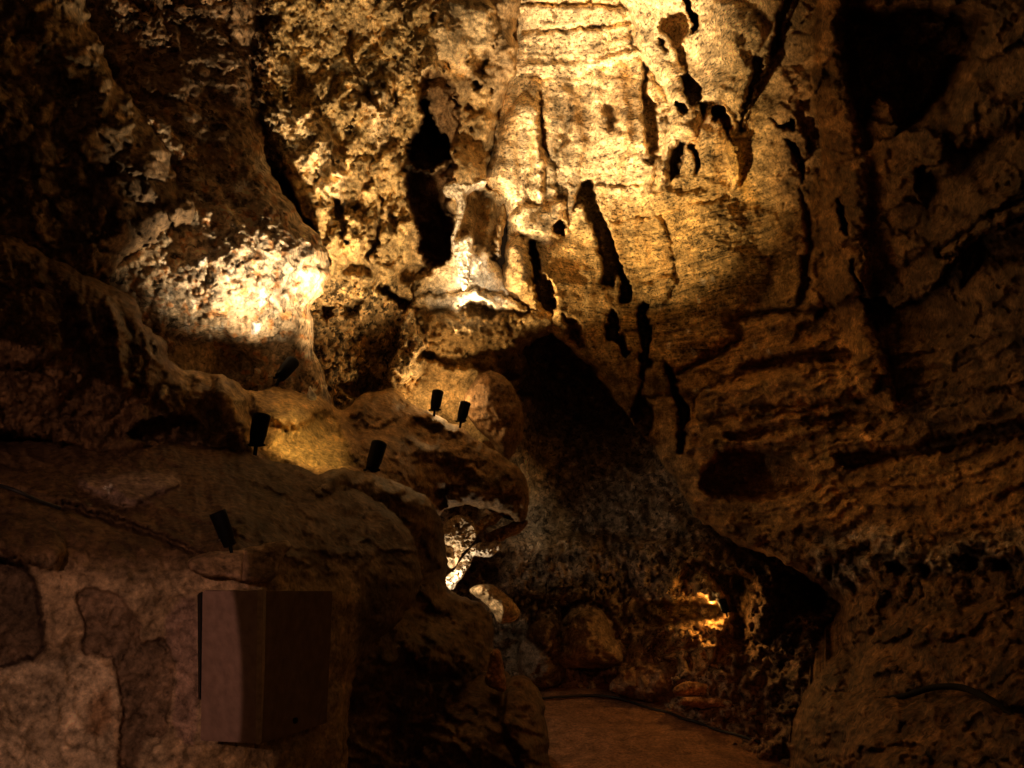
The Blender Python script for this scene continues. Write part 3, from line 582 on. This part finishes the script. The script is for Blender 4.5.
# ---- foreground boulder and its stalagmite
boulder('boulder', [(372,800),(384,740),(398,700),(414,684),(440,676),(462,670),(486,668),(506,678),(524,676),(540,692),(546,720),(550,760),(554,800)], 3.9,
  'large craggy dark boulder in the foreground left of the path', (.16,.095,.05), mat=WET, seed=121, rim=.9, rough=.07, back=.8, step=1.8, size=22, dv=.7,
  extra=lambda b: (b.strata(.10, 20, 1, .5, 0, 460, 3, 14), b.line([(505,680),(500,720),(520,770)], 4, .12)))
sm = Rock([(486,684),(488,668),(490,656),(494,649),(500,651),(503,664),(506,680),(504,692)], lambda U, V: 4.25+0*U, step=.9, rim=(8,.12), seed=131, edge_noise=1, back=.2, warp=1)
sm.rough(.02, 6, 1, 1, 3, True); sm.paint((.50,.27,.13), 1); sm.mottle(.3, 5, 1)
sm.build('stalagmite', ROCK, label='small reddish stalagmite standing on top of the foreground boulder', cat='stalagmite')

# ---- foreground plastered ledge
fg = Rock([(-200,440),(0,440),(60,432),(130,440),(200,444),(260,456),(320,474),(370,496),(410,530),(420,580),(400,620),(370,650),(350,700),(345,820),(330,880),(-200,880)],
  [(-200,445,2.0),(0,450,3.0),(130,450,3.3),(260,465,3.7),(380,505,4.0),(0,560,2.15),(100,560,2.3),(240,545,2.55),(380,570,3.3),(0,640,2.1),(100,640,2.25),(200,600,2.4),(340,600,2.95),(200,760,2.3),(60,760,2.1),(-200,760,1.5),(330,800,2.7),(380,640,3.2)],
  step=1.6, rim=(14,.25), seed=141, edge_noise=2.5, back=.8, warp=2.5)
plas = wlm = fg.mask([(-60,668),(33,662),(80,655),(113,672),(117,692),(113,745),(112,880),(-60,880)], 3)
mudp = fg.mask([(77,592),(110,589),(140,619),(143,639),(163,639),(175,665),(167,729),(150,760),(143,820),(117,820),(117,672),(83,655),(83,632)], 3)
top = sst((590-fg.V)/40)
fg.rough(.12, 70, 1, 1, 4); fg.rough(.05, 22, .3+.7*top, 2, 5, True); fg.strata(.10, 22, top, .45, 0, 200, 3, 16)
fg.hole([(-60,560),(0,556),(33,572),(43,610),(44,652),(20,664),(-60,672)], .3, 6)
fg.hole([(77,592),(110,589),(140,619),(143,639),(163,639),(175,665),(167,729),(150,760),(143,820),(117,820),(117,672),(83,655),(83,632)], .03, 4)
fg.lump([(78,482),(110,474),(170,474),(178,486),(150,500),(128,506),(100,496)], .07, 8); fg.lump([(0,500),(30,505),(60,530),(60,570),(20,560),(-10,540)], .08, 14)
fg.line([(60,505),(110,520),(160,535),(200,556)], [3,4,4,3], .08); fg.line([(0,480),(50,496),(110,512),(190,545)], 3, -.05)
fg.rough(.02, 9, mudp, 8, 3, True, .6, 1.6, 20); fg.rough(.008, 8, 1, 9, 4)
fg.paint((.15,.088,.042), 1); fg.paint((.11,.064,.032), sst((fg.U-190)/60)*top); fg.paint((.13,.08,.05), sst((fg.U-270)/80)*.9); fg.paint((.42,.30,.17), 1-top); fg.paint((.60,.47,.30), plas*.9); fg.paint((.20,.13,.08), mudp*.85)  # shelf top and right end painted darker to hold down spill light
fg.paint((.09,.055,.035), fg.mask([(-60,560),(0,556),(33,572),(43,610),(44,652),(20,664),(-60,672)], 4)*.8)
fg.paint((.34,.22,.17), fg.mask([(170,609),(197,605),(197,725),(190,745),(173,725),(176,665),(165,640)], 3)*.8); fg.paint((.55,.42,.25), fg.mask([(143,745),(160,738),(166,768),(150,820),(140,800)], 3)*.8)  # mauve patch by the box: pink light put into the colour
fg.paint((.36,.19,.08), fg.mask([(92,700),(108,690),(112,720),(100,735),(88,728)], 6)*.7)
fg.paint((.40,.27,.13), fg.mask([(345,590),(352,600),(350,700),(330,760),(210,800),(205,745),(330,722),(334,590)], 4)*.8)
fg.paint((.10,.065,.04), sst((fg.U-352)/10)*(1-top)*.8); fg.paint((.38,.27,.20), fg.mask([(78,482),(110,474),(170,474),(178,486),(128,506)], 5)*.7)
for x, y in ((106,488),(112,485),(110,492)): fg.paint((.95,.9,.85), fg.mask([(x-2,y),(x,y-2),(x+2,y),(x,y+2)], 1))
fg.mottle(.3, 16, 1); fg.mottle(.2, 5, 2); fg.tex['chip'] += .15
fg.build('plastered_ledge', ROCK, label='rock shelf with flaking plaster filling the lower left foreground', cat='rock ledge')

# flat slab on top of the box
sb = Rock([(190,558),(215,552),(245,548),(270,543),(286,540),(291,547),(284,556),(276,576),(262,583),(232,579),(206,576),(190,570)], [(190,560,2.28),(290,545,2.5),(240,580,2.3),(240,545,2.45)], step=1.0, rim=(7,.06), seed=151, edge_noise=1.2, back=.22, warp=1.5)
sb.rough(.02, 20, 1, 1, 4); sb.rough(.008, 6, 1, 2, 3, True); sb.line([(245,549),(243,578)], 1.5, .02); sb.paint((.36,.23,.13), 1); sb.mottle(.35, 8, 1)
sb.build('stone_slab', ROCK, label='flat brown stone slab lying above the wooden box', cat='stone slab')

# ---- floor
fx = np.linspace(-3.5, 7.5, 260); fy = np.linspace(1.2, 12.0, 260); X, Y = np.meshgrid(fx, fy)
Z = .03*fbm(X*1.2, Y*1.2, 5, 4)+.008*fbm(X*9, Y*9, 6, 3)+.10*sst((X-2.4)/1.2)
me = bpy.data.meshes.new('floor'); idx = np.arange(X.size).reshape(X.shape)
me.from_pydata(np.stack([X, Y, Z], -1).reshape(-1, 3).tolist(), [], np.stack([idx[:-1, :-1], idx[:-1, 1:], idx[1:, 1:], idx[1:, :-1]], -1).reshape(-1, 4).tolist())
me.polygons.foreach_set('use_smooth', np.ones(len(me.polygons), bool))
a = me.color_attributes.new('rock', 'FLOAT_COLOR', 'POINT'); c = np.ones(X.shape+(4,)); c[..., :3] = np.array((.26,.13,.065)); a.data.foreach_set('color', c.astype(np.float32).ravel())
me.materials.append(MUD); fo = bpy.data.objects.new('floor', me); COL.objects.link(fo); tag(fo, kind='structure')

# ------------------------------------------------------------------ things people put here
BLACK = plain_mat('black_lamp_metal', (.006,.006,.007), .6, .2, .1, 60)
LENS = plain_mat('lamp_glass', (.9,.8,.6), .2, 0, 0, 10, .05, ((1,.75,.42), 6))
BLACK.node_tree.nodes['Principled BSDF'].inputs['Specular IOR Level'].default_value = .12
CHROME = plain_mat('lamp_clip_metal', (.45,.43,.4), .3, .9)
PLY = plain_mat('box_panel', (.34,.22,.17), .7, 0, .3, 30, .2); EDGE = plain_mat('pale_box_edge', (.40,.27,.17), .6, 0, .2, 60, .25)  # panel colour holds the mauve tint of the pink light
PLYD = plain_mat('dark_box_panel', (.17,.10,.055), .75, 0, .3, 26, .25)
CABLE = plain_mat('black_cable', (.012,.011,.010), .5, 0, .1, 40)
HOSE = plain_mat('dark_hose', (.012,.009,.007), .8, 0, .1, 40); HOSE.node_tree.nodes['Principled BSDF'].inputs['Specular IOR Level'].default_value = .1
import bmesh
def bm_obj(name, bm, mat, parent=None, smooth=True):
    me = bpy.data.meshes.new(name); bm.to_mesh(me); bm.free()
    if smooth: me.polygons.foreach_set('use_smooth', np.ones(len(me.polygons), bool))
    me.materials.append(mat); o = bpy.data.objects.new(name, me); COL.objects.link(o)
    if parent: o.parent = parent
    return o
def lathe(prof, seg=28):
    bm = bmesh.new(); rings = []
    for r, z in prof: rings.append([bm.verts.new((r*math.cos(2*math.pi*i/seg), r*math.sin(2*math.pi*i/seg), z)) for i in range(seg)])
    for a, b in zip(rings, rings[1:]):
        for i in range(seg): bm.faces.new((a[i], a[(i+1) % seg], b[(i+1) % seg], b[i]))
    bm.faces.new(rings[0][::-1]); bm.faces.new(rings[-1]); return bm
def box(sx, sy, sz, loc=(0, 0, 0), bev=.004):
    bm = bmesh.new(); bmesh.ops.create_cube(bm, size=1)
    for v in bm.verts: v.co = Vector((v.co.x*sx+loc[0], v.co.y*sy+loc[1], v.co.z*sz+loc[2]))
    if bev: bmesh.ops.bevel(bm, geom=bm.edges[:], offset=bev, segments=2, affect='EDGES')
    return bm
def tube(name, pts, r, mat, parent=None):
    cu = bpy.data.curves.new(name, 'CURVE'); cu.dimensions = '3D'; cu.bevel_depth = r; cu.bevel_resolution = 3; cu.resolution_u = 8
    sp = cu.splines.new('NURBS'); sp.points.add(len(pts)-1); sp.use_endpoint_u = True; sp.order_u = 3
    for p, q in zip(sp.points, pts): p.co = (*q, 1)
    tmp = bpy.data.objects.new(name, cu); me = bpy.data.meshes.new_from_object(tmp); bpy.data.objects.remove(tmp); bpy.data.curves.remove(cu)
    me.name = name; me.materials.clear(); me.materials.append(mat); o = bpy.data.objects.new(name, me); COL.objects.link(o)
    if parent: o.parent = parent
    return o
def spotlight(foot, aim, L, R, label, group=None, power=0, size=70, blend=.6, col=(1,.62,.28), lamp_r=.04, light_from=None):
    """cylindrical floor spot: body, rim, glass, foot bracket, spike; a lamp burns inside it"""
    root = bpy.data.objects.new('spotlight', None); COL.objects.link(root); root.location = foot
    tag(root, label, 'spotlight', group)
    z = (aim-foot).normalized(); q = z.to_track_quat('Z', 'Y')
    def place(o, off):
        o.rotation_mode = 'QUATERNION'; o.rotation_quaternion = q; o.location = q @ Vector((0, 0, off)); return o
    off = .05*L/.25
    place(bm_obj('body', lathe([(R*.55, 0), (R*.78, L*.03), (R*.80, L*.2), (R*.86, L*.22), (R*.86, L*.3), (R*.92, L*.32), (R, L*.9), (R*1.02, L*.92), (R*1.02, L), (R*.93, L), (R*.9, L*.88)]), BLACK, root), off)
    place(bm_obj('glass', lathe([(R*.9, L*.86), (R*.9, L*.885)]), LENS, root), off)
    br = bm_obj('bracket', box(R*2.3, R*.35, L*.06, (0, 0, 0), .002), BLACK, root); place(br, off+L*.02)
    tb = tube('stem', [(0, 0, -.03), tuple(q @ Vector((0, 0, off*.5))), tuple(q @ Vector((0, 0, off+.02)))], R*.22, BLACK, root)
    cl = bm_obj('clip', box(R*.5, R*.3, L*.035, (0, -R*.9, 0), .001), CHROME, root); place(cl, off+L*.27)
    if power:
        ld = bpy.data.lights.new('spotlight_lamp', 'SPOT'); ld.energy = power; ld.color = col; ld.spot_size = math.radians(size); ld.spot_blend = blend; ld.shadow_soft_size = lamp_r
        lo = bpy.data.objects.new('spotlight_lamp', ld); COL.objects.link(lo); lo.parent = root; lo.rotation_mode = 'QUATERNION'
        lo.location = q @ Vector((0, 0, off+L*1.05)); lo.rotation_quaternion = (-z).to_track_quat('Z', 'Y')
    return root
G = 'black spotlights among the rocks'
def at(u, v, d): return P(u, v, d)
spotlight(at(255,452,3.9), at(262,414,3.98), .185, .05, 'black cylindrical spotlight standing at the left foot of the lit panel', G)
spotlight(at(370,476,4.75), at(380,441,4.9), .215, .056, 'black spotlight leaning right, below the lit panel', G)
spotlight(at(434,414,7.3), at(438.5,389,7.45), .225, .062, 'small black spotlight, left one of the pair in front of the niche', G)
spotlight(at(460,425,7.2), at(466,401,7.35), .22, .058, 'small black spotlight, right one of the pair in front of the niche', G)
spotlight(at(277,381,4.75), at(295,359,4.95), .19, .05, 'dim grey black spotlight tipped over in front of the gravelly bulge', G)
spotlight(at(233,553,2.42), at(217,511,2.42), .13, .028, 'black spotlight leaning left above the stone slab', G)
spotlight(at(727,614,7.1), at(721,598,7.25), .13, .045, 'tiny black spotlight beside the orange glow, lower right', G)

# electrical box
xb = bpy.data.objects.new('wooden_box', None); COL.objects.link(xb); tag(xb, 'brown wooden box, pink light tinted into its side panel, set in the plaster under the stone slab', 'box')
def quad_slab(name, c4, thick, mat, parent):
    """a board from its four visible corners, with real thickness behind"""
    a, b, c, d = [Vector(p) for p in c4]; n = (b-a).cross(d-a).normalized()
    if n.dot(a-Vector(CAM)) < 0: n = -n
    bm = bmesh.new(); f = [bm.verts.new(p) for p in (a, b, c, d)]; k = [bm.verts.new(p+n*thick) for p in (a, b, c, d)]
    bm.faces.new(f); bm.faces.new(k[::-1])
    for i in range(4): bm.faces.new((f[i], k[i], k[(i+1) % 4], f[(i+1) % 4]))
    bmesh.ops.recalc_face_normals(bm, faces=bm.faces[:]); bmesh.ops.bevel(bm, geom=bm.edges[:], offset=.003, segments=2, affect='EDGES')
    return bm_obj(name, bm, mat, parent, False)
quad_slab('side_panel', [at(202,591,2.13), at(260,591,2.025), at(258,744,2.025), at(200,741,2.13)], .015, PLY, xb)
quad_slab('corner_strip', [at(257,590,2.02), at(263,590,2.02), at(260,745,2.02), at(255,745,2.02)], .03, EDGE, xb)  # strip in a paler tone than the panels
quad_slab('front_panel', [at(262,591,2.03), at(333,591,2.45), at(327,723,2.45), at(261,744,2.03)], .012, PLYD, xb)
quad_slab('gap_shade', [at(197,594,2.16), at(201,592,2.14), at(200,700,2.14), at(198,700,2.16)], .02, CABLE, xb)  # dark strip standing in for the shaded gap left of the box
kn = bm_obj('lock', lathe([(.006, 0), (.009, .004), (.009, .010), (.004, .012)], 16), BLACK, xb); kn.location = at(297,720,2.2); kn.rotation_euler = (math.radians(90), 0, math.radians(-30))

# cables
tag(tube('floor_cable', [tuple(P(u, v, floor_d(v, .03))) for u, v in ((536,699),(560,697),(587,695),(617,697),(637,704),(655,710),(669,712),(683,719),(698,722),(716,730),(735,734),(760,742))], .014, CABLE),
    'thin black cable running along the far edge of the clay path', 'cable')
hp = [(880,700,3.7),(900,697,3.55),(912,694,3.42),(928,688,3.25),(945,686,3.08),(962,687,2.9),(980,694,2.72),(996,703,2.56),(1012,717,2.4),(1028,732,2.25),(1060,760,2.0)]
tag(tube('hose', [tuple(P(*p)) for p in hp], .014, HOSE), 'dark hose lying over the clay bank in the lower right corner', 'hose')
tag(tube('black_cable', [tuple(P(u, v, d)) for u, v, d in ((-30,480,2.2),(0,485,2.2),(20,492,2.2),(40,502,2.25),(60,508,2.3))], .006, CABLE), 'short black cable across the rock shelf at the left edge', 'cable')

# ------------------------------------------------------------------ light; some lamps are unseen, added in open air or near the camera
def spot(src, dst, power, size=70, blend=.6, col=(1,.62,.28), r=.05):
    ld = bpy.data.lights.new('lamp', 'SPOT'); ld.energy = power; ld.color = col; ld.spot_size = math.radians(size); ld.spot_blend = blend; ld.shadow_soft_size = r
    o = bpy.data.objects.new('lamp_light', ld); COL.objects.link(o); o.location = src
    o.rotation_euler = (Vector(dst)-Vector(src)).to_track_quat('-Z', 'Y').to_euler(); return o
def pt(src, power, col=(1,.62,.28), r=.05):
    ld = bpy.data.lights.new('lamp', 'POINT'); ld.energy = power; ld.color = col; ld.shadow_soft_size = r
    o = bpy.data.objects.new('lamp_light', ld); COL.objects.link(o); o.location = src; return o
WARM = (1,.68,.36); GOLD = (1,.64,.27); WHITE = (1,.80,.55); AMB = (1,.42,.12)
spot(at(512,400,6.5), at(600,30,8.2), 1500, 47, 1, (1,.71,.41))  # unseen lamp added in open air, frontal light on the tall wall
spot(at(440,386,7.5), at(600,60,8.2), 620, 46, 1, WARM)      # niche pair: tall wall
spot(at(466,396,7.25), at(648,180,8.3), 860, 56, 1, GOLD)
spot(at(458,392,6.3), at(474,262,7.9), 170, 42, 1, WHITE)     # niche and stalactite: unseen lamp added in open air
pt(at(448,400,7.75), 13, GOLD)
spot(at(381,436,4.8), at(388,120,7.0), 760, 72, 1, WARM)     # rugged golden wall
spot(at(326,392,4.35), at(252,215,4.85), 180, 82, 1, (1,.75,.47))    # gravelly bulge
spot(at(335,395,3.7), at(308,440,4.4), 40, 44, 1, (1,.62,.22))  # unseen lamp added in mid-air to light the ledge panel
pt(at(447,586,6.75), 12, WHITE, .03)
pt(at(710,607,7.35), 9, (1,.48,.12), .03)
spot(at(508,478,7.4), at(600,500,9.8), 34, 80, .8, (1,.76,.48))
spot(at(420,300,1.5), at(655,735,7.2), 70, 26, .8, (1,.30,.09))
spot(Vector((-.5,-1.0,2.7)), at(-162,720,2.2), 76, 40, .03, (1,.52,.38), .01)
pt(Vector((.5,-.8,2.7)), 9, (1,.50,.20), .1)  # unseen fill added behind the camera to lift the foreground
w = bpy.data.worlds.new('World'); bpy.context.scene.world = w; w.use_nodes = True
w.node_tree.nodes['Background'].inputs[0].default_value = (1,.50,.22,1); w.node_tree.nodes['Background'].inputs[1].default_value = .013

cam = bpy.data.cameras.new('camera'); cam.lens = 24; cam.sensor_width = 36; cam.clip_end = 100
co = bpy.data.objects.new('camera', cam); COL.objects.link(co); co.location = CAM.tolist(); co.rotation_euler = (math.pi/2+PITCH, 0, 0)
sc = bpy.context.scene; sc.camera = co
sc.view_settings.view_transform = 'Standard'; sc.view_settings.look = 'None'; sc.view_settings.gamma = 1; sc.view_settings.exposure = 0; sc.view_settings.use_curve_mapping = False
